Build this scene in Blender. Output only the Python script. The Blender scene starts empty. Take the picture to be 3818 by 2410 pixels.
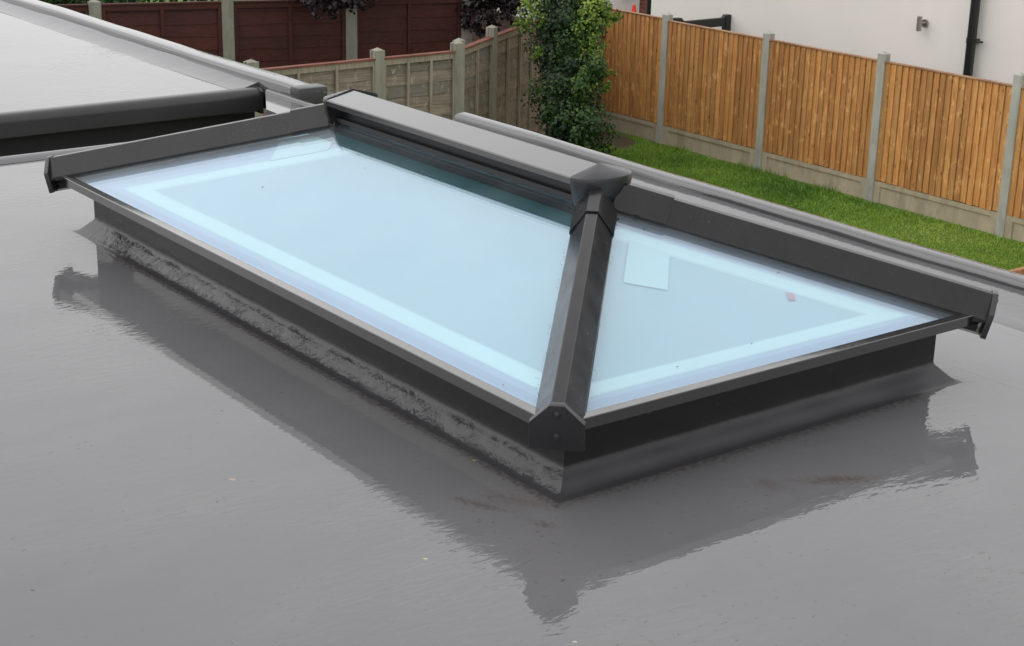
import bpy, bmesh, math, random
import numpy as np
from mathutils import Vector, Matrix
random.seed(7); rng = np.random.default_rng(7)
S = bpy.context.scene; COL = S.collection
# ---------------------------------------------------------------- camera
CAM = Vector((2.618, -2.119, 1.568)); YAW, PITCH, ROLL, FPX = 2.492, .321, .023, 3878.
_f = Vector((math.cos(PITCH)*math.cos(YAW), math.cos(PITCH)*math.sin(YAW), -math.sin(PITCH)))
_r = _f.cross(Vector((0, 0, 1))).normalized(); _u = _r.cross(_f)
_r2 = _r*math.cos(ROLL)+_u*math.sin(ROLL); _u2 = -_r*math.sin(ROLL)+_u*math.cos(ROLL)
cd = bpy.data.cameras.new('camera'); cam = bpy.data.objects.new('camera', cd); COL.objects.link(cam)
cd.sensor_width = 36; cd.lens = FPX/2408*36; cd.clip_start = .05; cd.clip_end = 500
cam.matrix_world = Matrix(((_r2.x, _u2.x, -_f.x, CAM.x), (_r2.y, _u2.y, -_f.y, CAM.y), (_r2.z, _u2.z, -_f.z, CAM.z), (0, 0, 0, 1)))
S.camera = cam
def ray(x, y): return _f+_r2*((x-1204)/FPX)-_u2*((y-760)/FPX)
def atz(x, y, z): d = ray(x, y); return CAM+d*((z-CAM.z)/d.z)       # where a sight line meets a level
def aty(x, y, Y): d = ray(x, y); return CAM+d*((Y-CAM.y)/d.y)       # or a wall
def atx(x, y, X): d = ray(x, y); return CAM+d*((X-CAM.x)/d.x)
# ---------------------------------------------------------------- sky, sun, exposure
SUN_EL, SUN_AZ = math.radians(48), math.radians(225)               # azimuth counter-clockwise from +X
W = bpy.data.worlds.new('World'); S.world = W; W.use_nodes = True
nt = W.node_tree; nt.nodes.clear()
o_ = nt.nodes.new('ShaderNodeOutputWorld'); bg = nt.nodes.new('ShaderNodeBackground'); bg.inputs[1].default_value = 1
sky = nt.nodes.new('ShaderNodeTexSky'); sky.sky_type = 'NISHITA'; sky.sun_disc = False
sky.sun_elevation = SUN_EL; sky.sun_rotation = math.pi/2-SUN_AZ; sky.dust_density = 4; sky.air_density = 1.5
sc_ = nt.nodes.new('ShaderNodeVectorMath'); sc_.operation = 'SCALE'; sc_.inputs['Scale'].default_value = .1
hs = nt.nodes.new('ShaderNodeHueSaturation'); hs.inputs['Saturation'].default_value = .25
# overcast cloud deck: soft grey noise over the sky
tc = nt.nodes.new('ShaderNodeTexCoord'); ns = nt.nodes.new('ShaderNodeTexNoise'); ns.inputs['Scale'].default_value = 1.6; ns.inputs['Detail'].default_value = 3; ns.inputs['Roughness'].default_value = .45
rp = nt.nodes.new('ShaderNodeValToRGB'); rp.color_ramp.elements[0].position = .3; rp.color_ramp.elements[0].color = (1.28, 1.28, 1.31, 1)
rp.color_ramp.elements[1].position = .72; rp.color_ramp.elements[1].color = (1.62, 1.61, 1.60, 1)
mx = nt.nodes.new('ShaderNodeMixRGB'); mx.inputs[0].default_value = .85
L = nt.links.new
L(sky.outputs[0], sc_.inputs[0]); L(sc_.outputs[0], hs.inputs['Color']); L(hs.outputs[0], mx.inputs[1])
L(tc.outputs['Generated'], ns.inputs['Vector']); L(ns.outputs['Fac'], rp.inputs[0]); L(rp.outputs[0], mx.inputs[2])
L(mx.outputs[0], bg.inputs[0]); L(bg.outputs[0], o_.inputs[0])
sl = bpy.data.lights.new('sun', 'SUN'); sl.energy = .9; sl.angle = math.radians(75); sl.color = (1, .97, .92)
so = bpy.data.objects.new('sun', sl); COL.objects.link(so)
sd = Vector((math.cos(SUN_EL)*math.cos(SUN_AZ), math.cos(SUN_EL)*math.sin(SUN_AZ), math.sin(SUN_EL)))
so.rotation_euler = sd.to_track_quat('Z', 'Y').to_euler()
S.view_settings.view_transform = 'Standard'; S.view_settings.look = 'None'; S.view_settings.exposure = 0; S.view_settings.gamma = 1
# ---------------------------------------------------------------- helpers
def tag(o, label=None, cat=None, group=None, kind=None):
    for k, v in (('label', label), ('category', cat), ('group', group), ('kind', kind)):
        if v: o[k] = v
    return o
def link(name, me, mat=None, parent=None):
    o = bpy.data.objects.new(name, me); COL.objects.link(o)
    if mat: me.materials.append(mat)
    if parent: o.parent = parent; o.matrix_parent_inverse = Matrix.Translation(-Vector(parent.location)) if parent.parent is None else Matrix()
    return o
def thing(name, loc, label, cat, group=None):
    o = bpy.data.objects.new(name, None); COL.objects.link(o); o.location = loc; o.empty_display_size = .1
    return tag(o, label, cat, group)
class MB:
    def __init__(s): s.v = []; s.f = []
    def add(s, vs, fs):
        b = len(s.v); s.v += [tuple(v) for v in vs]; s.f += [tuple(b+i for i in f) for f in fs]
    def box(s, c, d, M=None):
        x, y, z = d[0]/2, d[1]/2, d[2]/2
        vs = [Vector((a*x, b*y, e*z)) for a in (-1, 1) for b in (-1, 1) for e in (-1, 1)]
        if M is not None: vs = [M @ v for v in vs]
        s.add([v+Vector(c) for v in vs], [(0, 1, 3, 2), (4, 6, 7, 5), (0, 4, 5, 1), (2, 3, 7, 6), (0, 2, 6, 4), (1, 5, 7, 3)])
    def span(s, a, b): s.box(((a[0]+b[0])/2, (a[1]+b[1])/2, (a[2]+b[2])/2), (abs(b[0]-a[0]), abs(b[1]-a[1]), abs(b[2]-a[2])))
    def extrude(s, prof, P, Q, X, Z, close=True):       # profile (x,z) swept from P to Q
        n = len(prof); X = Vector(X); Z = Vector(Z)
        vs = [Vector(P)+X*a+Z*b for a, b in prof]+[Vector(Q)+X*a+Z*b for a, b in prof]
        fs = [(i, (i+1) % n, n+(i+1) % n, n+i) for i in range(n)]
        if close: fs += [tuple(range(n))[::-1], tuple(range(n, 2*n))]
        s.add(vs, fs)
    def cyl(s, P, Q, r0, r1=None, n=16, caps=True):
        P = Vector(P); Q = Vector(Q); r1 = r0 if r1 is None else r1
        q = (Q-P).to_track_quat('Z', 'Y'); a = [q @ Vector((math.cos(t), math.sin(t), 0)) for t in (2*math.pi*i/n for i in range(n))]
        vs = [P+v*r0 for v in a]+[Q+v*r1 for v in a]
        fs = [(i, (i+1) % n, n+(i+1) % n, n+i) for i in range(n)]
        if caps: fs += [tuple(range(n))[::-1], tuple(range(n, 2*n))]
        s.add(vs, fs)
    def blob(s, c, r, sq=1., n=6):
        vs = [(c[0], c[1], c[2]+r*sq)]; fs = []
        for k in (1, 2):
            ph = math.pi*k/3
            vs += [(c[0]+r*math.sin(ph)*math.cos(2*math.pi*i/n), c[1]+r*math.sin(ph)*math.sin(2*math.pi*i/n), c[2]+r*sq*math.cos(ph)) for i in range(n)]
        vs.append((c[0], c[1], c[2]-r*sq))
        fs += [(0, 1+i, 1+(i+1) % n) for i in range(n)]+[(1+i, 1+n+i, 1+n+(i+1) % n, 1+(i+1) % n) for i in range(n)]+[(2*n+1, 1+n+(i+1) % n, 1+n+i) for i in range(n)]
        s.add(vs, fs)
    def build(s, name, mat, parent=None, smooth=False, bevel=0, tone=None, sharp=35):
        me = bpy.data.meshes.new(name); me.from_pydata(s.v, [], s.f); me.update()
        bm = bmesh.new(); bm.from_mesh(me); bmesh.ops.recalc_face_normals(bm, faces=bm.faces)
        if bevel: bmesh.ops.bevel(bm, geom=[e for e in bm.edges if len(e.link_faces) == 2 and e.calc_face_angle(0) > .3], offset=bevel, segments=2, affect='EDGES', profile=.6)
        bm.to_mesh(me); bm.free()
        if smooth:
            me.polygons.foreach_set('use_smooth', [True]*len(me.polygons))
            try: me.set_sharp_from_angle(angle=math.radians(sharp))
            except Exception: pass
        if tone is not None:
            at = me.attributes.new('tone', 'FLOAT', 'POINT'); at.data.foreach_set('value', np.asarray(tone, dtype=np.float32))
        return link(name, me, mat, parent)
# ---------------------------------------------------------------- materials
def mat(name): m = bpy.data.materials.new(name); m.use_nodes = True; return m, m.node_tree, m.node_tree.nodes['Principled BSDF']
def N(nt, t, **k):
    n = nt.nodes.new(t)
    for a, b in k.items():
        if a in n.inputs: n.inputs[a].default_value = b
        else: setattr(n, a, b)
    return n
def noise(nt, scale, detail=4, rough=.55, vec=None, stretch=None, dist=0, rot=0):
    if vec is None: vec = N(nt, 'ShaderNodeNewGeometry').outputs['Position']
    if stretch:
        mp = N(nt, 'ShaderNodeMapping'); mp.inputs['Scale'].default_value = stretch; mp.inputs['Rotation'].default_value = (0, 0, rot); nt.links.new(vec, mp.inputs[0]); vec = mp.outputs[0]
    n = N(nt, 'ShaderNodeTexNoise', Scale=scale, Detail=detail, Roughness=rough, Distortion=dist); nt.links.new(vec, n.inputs['Vector']); return n.outputs['Fac']
def ramp(nt, fac, stops):
    r = N(nt, 'ShaderNodeValToRGB'); cr = r.color_ramp
    while len(cr.elements) < len(stops): cr.elements.new(.5)
    for e, (p, c) in zip(cr.elements, stops): e.position = p; e.color = (c, c, c, 1) if not isinstance(c, tuple) else c+(1,)
    nt.links.new(fac, r.inputs[0]); return r.outputs[0]
def mixc(nt, fac, a, b, mode='MIX'):
    m = N(nt, 'ShaderNodeMixRGB', blend_type=mode)
    for i, x in enumerate((fac, a, b)):
        if isinstance(x, (float, int)): m.inputs[i].default_value = x if i == 0 else (x, x, x, 1)
        elif isinstance(x, tuple): m.inputs[i].default_value = x+(1,)
        else: nt.links.new(x, m.inputs[i])
    return m.outputs[0]
def math_(nt, op, a, b=0., c=None):
    m = N(nt, 'ShaderNodeMath', operation=op)
    for i, x in enumerate((a, b) if c is None else (a, b, c)):
        if isinstance(x, (float, int)): m.inputs[i].default_value = x
        else: nt.links.new(x, m.inputs[i])
    return m.outputs[0]
def bump(nt, h, dist, strength=1., normal=None):
    b = N(nt, 'ShaderNodeBump', Distance=dist, Strength=strength); nt.links.new(h, b.inputs['Height'])
    if normal is not None: nt.links.new(normal, b.inputs['Normal'])
    return b.outputs[0]
def simple(name, col, rough=.6, bumpd=0, bscale=60, var=.15, vscale=6, coat=0, spec=.5, metallic=0):
    m, t, b = mat(name)
    v = ramp(t, noise(t, vscale), [(.3, 1-var), (.7, 1+var)])
    t.links.new(mixc(t, 1., col, v, 'MULTIPLY'), b.inputs['Base Color'])
    b.inputs['Roughness'].default_value = rough; b.inputs['Specular IOR Level'].default_value = spec; b.inputs['Metallic'].default_value = metallic
    b.inputs['Coat Weight'].default_value = coat; b.inputs['Coat Roughness'].default_value = .08; b.inputs['Coat IOR'].default_value = 1.36
    if bumpd: t.links.new(bump(t, noise(t, bscale), bumpd), b.inputs['Normal'])
    return m
def spot(t, P, c, sx, sy, rot=0.):
    """soft elliptical mask around c, for stains of a fixed shape"""
    mp = N(t, 'ShaderNodeMapping', vector_type='TEXTURE'); mp.inputs['Location'].default_value = (c[0], c[1], 0); mp.inputs['Rotation'].default_value = (0, 0, rot); mp.inputs['Scale'].default_value = (sx, sy, 100)
    t.links.new(P, mp.inputs[0]); ln = N(t, 'ShaderNodeVectorMath', operation='LENGTH'); t.links.new(mp.outputs[0], ln.inputs[0])
    return math_(t, 'SUBTRACT', 1., ln.outputs['Value'])
SEAMS = (1.93, 1.554)
def wet_roof(name, kind):
    m, t, b = mat(name); P = N(t, 'ShaderNodeNewGeometry').outputs['Position']
    base = ramp(t, noise(t, 1.3, 5, .6, P), [(.3, (.108, .106, .111)), (.5, (.120, .1175, .1225)), (.72, (.136, .133, .137))])
    base = mixc(t, ramp(t, noise(t, 5, 6, .65, P, (1, .35, 1), .6), [(.45, 0.), (.75, .35)]), base, (.142, .140, .145))
    if kind == 'kerb': base = mixc(t, 1., base, (.60, .60, .61), 'MULTIPLY')
    if kind == 'rough':   # upright near black above the fillet, fillet a darkened roof colour
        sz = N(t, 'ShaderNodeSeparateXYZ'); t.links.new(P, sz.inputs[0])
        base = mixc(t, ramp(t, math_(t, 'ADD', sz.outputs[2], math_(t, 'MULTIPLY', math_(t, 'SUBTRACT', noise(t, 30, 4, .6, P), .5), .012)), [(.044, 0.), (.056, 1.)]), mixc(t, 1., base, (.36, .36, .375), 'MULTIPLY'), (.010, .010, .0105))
    # fine grit specks
    sp = ramp(t, noise(t, 75, 3, .55, P, (1, .55, 1)), [(.645, 0.), (.70, .7)])
    base = mixc(t, mixc(t, 1., sp, ramp(t, noise(t, 2.5, 3, .6, P), [(.40, .08), (.65, 1.)]), 'MULTIPLY'), base, (.055, .042, .034))
    if kind == 'deck':
        for (c, sx, sy, rot, colr, amt) in (((.225, .675), .17, .045, math.radians(60), (.075, .052, .036), .7), ((.15, .52), .06, .05, 0, (.09, .06, .042), .5), ((-.14, -.11), .12, .03, math.radians(25), (.06, .044, .033), .6), ((-.10, -.02), .16, .05, math.radians(30), (.085, .062, .048), .5), ((.03, -.05), .06, .03, .5, (.06, .042, .032), .5)):
            k = ramp(t, math_(t, 'ADD', spot(t, P, c, sx, sy, rot), math_(t, 'MULTIPLY', math_(t, 'SUBTRACT', noise(t, 70, 6, .8, P, (.5, 1.3, 1)), .5), 3.2)), [(.35, 0.), (1., amt)])
            base = mixc(t, k, base, colr)
        for (c, s, colr) in (((-.571, -.502), .011, (.26, .22, .17)), ((.472, -.321), .006, (.38, .33, .26)), ((-.973, -.322), .006, (.03, .02, .02)), ((-.479, -.588), .005, (.02, .02, .02)), ((-.306, -1.086), .006, (.02, .02, .02)), ((.02, -.36), .007, (.4, .33, .2)), ((-.35, .03), .006, (.5, .38, .15))):
            k = ramp(t, math_(t, 'ADD', spot(t, P, c, s, s*.6, .6), math_(t, 'MULTIPLY', math_(t, 'SUBTRACT', noise(t, 300, 2, .5, P), .5), 1.2)), [(.1, 0.), (.3, .9)])
            base = mixc(t, k, base, colr)
    if kind == 'deck':    # grit gathered along the foot of the upstand, and two lap seams
        sepd = N(t, 'ShaderNodeSeparateXYZ'); t.links.new(P, sepd.inputs[0])
        dx_ = math_(t, 'SUBTRACT', math_(t, 'ABSOLUTE', math_(t, 'ADD', sepd.outputs[0], 1.43)), 1.387); dy_ = math_(t, 'SUBTRACT', math_(t, 'ABSOLUTE', math_(t, 'SUBTRACT', sepd.outputs[1], .759)), .712)
        dd_ = math_(t, 'MAXIMUM', dx_, dy_)
        near = math_(t, 'SUBTRACT', .9, math_(t, 'MULTIPLY', dd_, 9.));
        k = ramp(t, math_(t, 'MULTIPLY', math_(t, 'ADD', near, math_(t, 'MULTIPLY', noise(t, 85, 4, .7, P, (1, .7, 1)), 1.4)), .5), [(.66, 0.), (.82, .65)])
        base = mixc(t, k, base, (.045, .034, .027))
        for c in SEAMS:
            kk = math_(t, 'LESS_THAN', math_(t, 'ABSOLUTE', math_(t, 'ADD', math_(t, 'SUBTRACT', sepd.outputs[1], c), math_(t, 'MULTIPLY', math_(t, 'SUBTRACT', noise(t, 3, 2, .5, P), .5), .012))), .0022)
            base = mixc(t, math_(t, 'MULTIPLY', math_(t, 'MULTIPLY', kk, .55), ramp(t, noise(t, 6, 3, .6, P), [(.4, .15), (.6, 1.)])), base, (.05, .048, .05))
    if kind == 'upper':   # seams of the lining sheets
        sep = N(t, 'ShaderNodeSeparateXYZ'); t.links.new(P, sep.inputs[0])
        for ax, c in ((0, -6.05), (0, -7.6), (1, 1.62)):
            k = math_(t, 'LESS_THAN', math_(t, 'ABSOLUTE', math_(t, 'SUBTRACT', sep.outputs[ax], c)), .004)
            base = mixc(t, math_(t, 'MULTIPLY', k, .6), base, (.05, .05, .05))
    t.links.new(base, b.inputs['Base Color'])
    b.inputs['Roughness'].default_value = .6; b.inputs['Specular IOR Level'].default_value = 0
    b.inputs['Coat Weight'].default_value = 1; b.inputs['Coat IOR'].default_value = 1.36 if kind == 'rough' else 1.68 if kind == 'kerb' else 1.5; b.inputs['Coat Roughness'].default_value = .003 if kind != 'rough' else .04
    if kind in ('deck', 'upper'):
        # thin water film: a calm sheet with patches of short wrinkles
        wr = noise(t, 46, 2, .5, P, (1, .40, 1), .6, math.radians(52)); calm = ramp(t, noise(t, 1.4, 3, .5, P), [(.46, .16), (.66, 1.)])
        a = bump(t, math_(t, 'MULTIPLY', wr, calm), .0012)
        a2 = bump(t, noise(t, 2.2, 1, .4, P), .0010, 1., a)
        t.links.new(a2, b.inputs['Coat Normal'])
        t.links.new(bump(t, noise(t, 90, 5, .6, P), .0006), b.inputs['Normal'])
    elif kind == 'rough':
        sepn = N(t, 'ShaderNodeSeparateXYZ'); t.links.new(N(t, 'ShaderNodeNewGeometry').outputs['Normal'], sepn.inputs[0]); sepz = N(t, 'ShaderNodeSeparateXYZ'); t.links.new(P, sepz.inputs[0])
        face = ramp(t, math_(t, 'MULTIPLY', sepn.outputs[1], -1.), [(.15, .07), (.5, 1.)]); face = math_(t, 'MULTIPLY', face, ramp(t, sepz.outputs[2], [(.035, 1.), (.06, .12)]))
        h = math_(t, 'MULTIPLY', noise(t, 34, 5, .6, P, (1, .6, 1), .6), face); a = bump(t, h, .0026)
        a = bump(t, math_(t, 'MULTIPLY', noise(t, 14, 3, .5, P), face), .003, 1., a)
        t.links.new(a, b.inputs['Coat Normal']); t.links.new(a, b.inputs['Normal'])
        t.links.new(ramp(t, math_(t, 'MULTIPLY', sepn.outputs[1], -1.), [(.15, .32), (.5, .03)]), b.inputs['Coat Roughness'])
    else:  # kerb
        a = bump(t, noise(t, 9, 3, .5, P), .0012); a = bump(t, noise(t, 60, 3, .55, P), .0004, 1., a)
        t.links.new(a, b.inputs['Coat Normal']); t.links.new(a, b.inputs['Normal'])
    return m
M = {}
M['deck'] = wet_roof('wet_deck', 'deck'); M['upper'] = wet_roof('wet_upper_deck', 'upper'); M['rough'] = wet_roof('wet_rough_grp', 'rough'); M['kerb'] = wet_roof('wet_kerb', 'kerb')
def powder(name, col, coat=.6, rough=.33, streak=True):
    m, t, b = mat(name); P = N(t, 'ShaderNodeNewGeometry').outputs['Position']
    c = ramp(t, noise(t, 9, 5, .6, P), [(.3, tuple(x*.85 for x in col)), (.7, tuple(x*1.15 for x in col))])
    if streak: c = mixc(t, ramp(t, noise(t, 30, 6, .7, P), [(.55, 0.), (.8, .2)]), c, (.06, .06, .057))
    t.links.new(c, b.inputs['Base Color']); b.inputs['Specular IOR Level'].default_value = .5 if coat else .36
    t.links.new(ramp(t, noise(t, 18, 5, .6, P), [(.35, rough*.8), (.7, rough*1.3)]), b.inputs['Roughness'])
    b.inputs['Coat Weight'].default_value = coat; b.inputs['Coat IOR'].default_value = 1.5
    t.links.new(ramp(t, noise(t, 22, 5, .65, P), [(.35, .05), (.7, .14)]), b.inputs['Coat Roughness'])
    t.links.new(bump(t, noise(t, 400, 2, .5, P), .00008), b.inputs['Normal']); return m
M['alu'] = powder('dark_powder_coat', (.013, .013, .014), 0., .22); M['alu_plate'] = powder('grey_powder_coat', (.030, .030, .0305), 1., .16, False)
M['cap'] = powder('cap_plastic', (.018, .0185, .021), .2, .28, False); M['black'] = simple('black_side', (.008, .009, .011), .25, var=.2, spec=.4)
M['alu_eave'] = powder('eave_powder_coat', (.012, .012, .0122), 1., .12, False)
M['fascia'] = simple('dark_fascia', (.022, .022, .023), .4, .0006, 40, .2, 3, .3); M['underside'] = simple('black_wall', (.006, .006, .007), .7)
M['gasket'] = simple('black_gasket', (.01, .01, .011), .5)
M['silver'] = simple('mill_aluminium', (.35, .34, .33), .4, metallic=.3)
def glass():
    m, t, b = mat('blue_solar_glass'); nodes = t.nodes; out = nodes['Material Output']; nodes.remove(b)
    P = N(t, 'ShaderNodeNewGeometry').outputs['Position']
    tr = N(t, 'ShaderNodeBsdfTransparent'); tr.inputs[0].default_value = (.86, .945, .965, 1)
    gl = N(t, 'ShaderNodeBsdfGlossy'); gl.inputs['Roughness'].default_value = .015; gl.inputs['Color'].default_value = (.90, .94, 1, 1)
    lw = N(t, 'ShaderNodeLayerWeight', Blend=.5); sch = math_(t, 'ADD', .10, math_(t, 'MULTIPLY', .9, math_(t, 'POWER', lw.outputs['Facing'], 4.)))
    mix = N(t, 'ShaderNodeMixShader'); t.links.new(sch, mix.inputs[0]); t.links.new(tr.outputs[0], mix.inputs[1]); t.links.new(gl.outputs[0], mix.inputs[2])
    # rain film and dust: a faint diffuse bloom
    df = N(t, 'ShaderNodeBsdfDiffuse'); df.inputs[0].default_value = (.7, .75, .8, 1)
    mix2 = N(t, 'ShaderNodeMixShader'); k = ramp(t, noise(t, 3, 3, .5, P), [(.35, .01), (.75, .05)]); t.links.new(k, mix2.inputs[0]); t.links.new(mix.outputs[0], mix2.inputs[1]); t.links.new(df.outputs[0], mix2.inputs[2])
    t.links.new(mix2.outputs[0], out.inputs[0]); return m
M['glass'] = glass()
M['line_mid'] = simple('lining_board', (.41, .51, .575), .9, var=.04, vscale=1.2)
M['refl_strip'] = simple('reflection_strip', (.66, .77, .785), .8, var=.02)  # pale strip: reflection within the glazing, put into colour
M['line_edge'] = simple('lining_edge', (.43, .48, .63), .8, var=.04, vscale=2)
M['line_edge2'] = simple('lining_groove', (.36, .40, .55), .8, var=.04, vscale=2)
M['refl_soft'] = simple('reflection_strip_edge', (.54, .64, .68), .85, var=.03); M['teal'] = simple('teal_reflection', (.035, .12, .125), .5); M['label'] = simple('label_paper', (.58, .69, .72), .8, var=.02); M['red'] = simple('red_sticker', (.55, .18, .25), .7)  # soft strip edge and teal are reflections put into colour
M['speck'] = simple('dark_speck', (.02, .018, .016), .8)
def water():
    m, t, b = mat('water_drop'); b.inputs['Base Color'].default_value = (.12, .12, .12, 1); b.inputs['Roughness'].default_value = .03; b.inputs['Coat Weight'].default_value = 1; return m
M['drop'] = water()
def concrete(name, col, green=.3):
    m, t, b = mat(name); P = N(t, 'ShaderNodeNewGeometry').outputs['Position']
    c = ramp(t, noise(t, 7, 6, .65, P, (1, 1, .4)), [(.3, tuple(x*.78 for x in col)), (.7, tuple(x*1.1 for x in col))])
    c = mixc(t, ramp(t, noise(t, 5, 6, .7, P, (1.6, 1.6, .5)), [(.5, 0.), (.75, green)]), c, (.12, .12, .085))
    t.links.new(c, b.inputs['Base Color']); b.inputs['Roughness'].default_value = .85; t.links.new(bump(t, noise(t, 90, 4), .002), b.inputs['Normal']); return m
M['post'] = concrete('concrete_post', (.43, .42, .375), .35); M['gravel'] = concrete('gravel_board_concrete', (.46, .385, .275), .4); M['post_old'] = concrete('old_concrete_post', (.29, .285, .235), .7)
def wood(name, cols, axis=2, rough=.75, wet=.15, tone=True, knots=True, dark=.5):
    m, t, b = mat(name); P = N(t, 'ShaderNodeNewGeometry').outputs['Position']
    st = [1, 1, 1]; st[axis] = .08 if axis == 2 else .06
    g = noise(t, 38, 6, .65, P, tuple(st) if axis == 2 else (st[0], .08, 1))
    c = ramp(t, g, [(.28, cols[0]), (.5, cols[1]), (.72, cols[2])])
    if tone:
        at = N(t, 'ShaderNodeAttribute', attribute_name='tone'); c = mixc(t, 1., c, ramp(t, at.outputs['Fac'], [(0., .76), (.5, 1.0), (1., 1.24)]), 'MULTIPLY')
        c = mixc(t, ramp(t, math_(t, 'FRACT', math_(t, 'MULTIPLY', at.outputs['Fac'], 7.3)), [(.5, 0.), (1., .5)]), c, tuple(x*.9 for x in (cols[1][0]*.9, cols[1][1]*1.12, cols[1][2]*1.35)))
    if knots:
        v = N(t, 'ShaderNodeTexVoronoi', Scale=9.); mp = N(t, 'ShaderNodeMapping'); mp.inputs['Scale'].default_value = (1, 1, .55); t.links.new(P, mp.inputs[0]); t.links.new(mp.outputs[0], v.inputs['Vector'])
        c = mixc(t, ramp(t, v.outputs['Distance'], [(.06, .75), (.14, 0.)]), c, tuple(x*.35 for x in cols[0]))
        c = mixc(t, ramp(t, noise(t, 17, 5, .7, P, (1, 1, .45)), [(.56, 0.), (.66, .8)]), c, tuple(min(1, x*1.3) for x in cols[2]))
    c = mixc(t, ramp(t, noise(t, 2.2, 5, .6, P, (1.5, 1.5, .6)), [(.45, 0.), (.8, dark)]), c, tuple(x*.5 for x in cols[0]))
    t.links.new(c, b.inputs['Base Color']); b.inputs['Roughness'].default_value = rough; b.inputs['Coat Weight'].default_value = wet; b.inputs['Coat Roughness'].default_value = .4
    t.links.new(bump(t, g, .003), b.inputs['Normal']); return m
M['orange'] = wood('orange_timber', ((.36, .145, .036), (.55, .245, .072), (.66, .37, .145)), dark=.25)
M['rail_o'] = wood('orange_rail', ((.25, .11, .05), (.36, .19, .10), (.42, .26, .16)), 0, tone=False, knots=False)
M['shade_o'] = wood('gap_shade_timber', ((.05, .02, .008), (.07, .03, .012), (.09, .04, .016)), tone=False, knots=False)  # very dark timber, puts shade into the gaps between pales
M['greywood'] = wood('weathered_timber', ((.12, .095, .07), (.21, .17, .13), (.31, .26, .205)), 1, tone=True, knots=True)
M['batten'] = wood('weathered_batten', ((.19, .155, .115), (.31, .265, .20), (.40, .345, .27)), 2, tone=False, knots=False)
M['redcap'] = wood('red_cap_rail', ((.12, .035, .022), (.2, .065, .04), (.26, .14, .10)), 1, tone=False, knots=False)
M['brown'] = wood('red_brown_timber', ((.030, .0055, .0035), (.062, .0105, .006), (.085, .016, .009)), 1, tone=True, knots=False, wet=.05)
M['brownrail'] = wood('red_brown_rail', ((.035, .0065, .004), (.062, .0115, .007), (.085, .017, .010)), 1, tone=False, knots=False, wet=.05)
M['sleeper'] = wood('new_sleeper', ((.28, .12, .05), (.42, .21, .10), (.5, .28, .15)), 1, tone=False)
M['render'] = simple('white_render', (.80, .755, .72), .9, .002, 70, .025, 1.2)
M['gateblack'] = simple('black_paint', (.012, .012, .013), .45); M['pipe'] = simple('black_pipe', (.01, .01, .011), .35, coat=.3)
M['steel'] = simple('brushed_steel', (.42, .39, .36), .35, metallic=.85); M['conered'] = simple('cone_red', (.85, .05, .025), .6, var=.05)
M['garage'] = simple('grey_garage_door', (.42, .43, .44), .5, var=.04); M['vanwhite'] = simple('van_paint', (.75, .76, .77), .25, var=.02, coat=1)
M['darkglass'] = simple('dark_glass', (.02, .025, .03), .08, var=.05); M['tyre'] = simple('tyre_rubber', (.015, .015, .015), .85)
M['tile'] = simple('roof_tile', (.16, .155, .15), .8, .01, 8); M['soil'] = simple('soil', (.05, .032, .02), .95, .02, 20); M['bark'] = simple('bark', (.07, .05, .035), .9, .01, 30)
def brick():
    m, t, b = mat('brickwork'); tcn = N(t, 'ShaderNodeNewGeometry'); mp = N(t, 'ShaderNodeMapping'); mp.inputs['Rotation'].default_value = (math.pi/2, 0, 0)
    t.links.new(tcn.outputs['Position'], mp.inputs[0]); br = N(t, 'ShaderNodeTexBrick', Scale=4.4); br.inputs['Color1'].default_value = (.22, .06, .035, 1); br.inputs['Color2'].default_value = (.13, .04, .03, 1); br.inputs['Mortar'].default_value = (.2, .16, .13, 1)
    br.inputs['Mortar Size'].default_value = .015; t.links.new(mp.outputs[0], br.inputs['Vector']); t.links.new(br.outputs[0], b.inputs['Base Color']); b.inputs['Roughness'].default_value = .9; return m
M['brick'] = brick()
def leafmat(name, stops, trans=.35):
    m, t, b = mat(name); at = N(t, 'ShaderNodeAttribute', attribute_name='tone'); P = N(t, 'ShaderNodeNewGeometry').outputs['Position']
    k = math_(t, 'ADD', at.outputs['Fac'], math_(t, 'MULTIPLY', math_(t, 'SUBTRACT', noise(t, 2.5, 2, .5, P), .5), .5))
    c = ramp(t, k, stops); t.links.new(c, b.inputs['Base Color']); b.inputs['Roughness'].default_value = .38; b.inputs['Specular IOR Level'].default_value = .4
    tl = N(t, 'ShaderNodeBsdfTranslucent'); t.links.new(c, tl.inputs[0]); mx_ = N(t, 'ShaderNodeMixShader'); mx_.inputs[0].default_value = trans
    t.links.new(b.outputs[0], mx_.inputs[1]); t.links.new(tl.outputs[0], mx_.inputs[2]); t.links.new(mx_.outputs[0], t.nodes['Material Output'].inputs[0]); return m
M['ivy'] = leafmat('ivy_leaf', [(0., (.010, .026, .007)), (.3, (.022, .058, .012)), (.55, (.055, .125, .02)), (.8, (.17, .27, .035)), (1., (.32, .40, .06))])
M['purple'] = leafmat('purple_leaf', [(0., (.008, .005, .007)), (.5, (.022, .013, .018)), (1., (.05, .03, .038))], .15)
M['hedge'] = leafmat('hedge_leaf', [(0., (.008, .02, .006)), (.5, (.025, .065, .014)), (1., (.09, .17, .03))])
M['grass'] = leafmat('grass_blade', [(0., (.055, .15, .02)), (.5, (.24, .39, .045)), (1., (.56, .58, .11))], .3)
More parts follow.
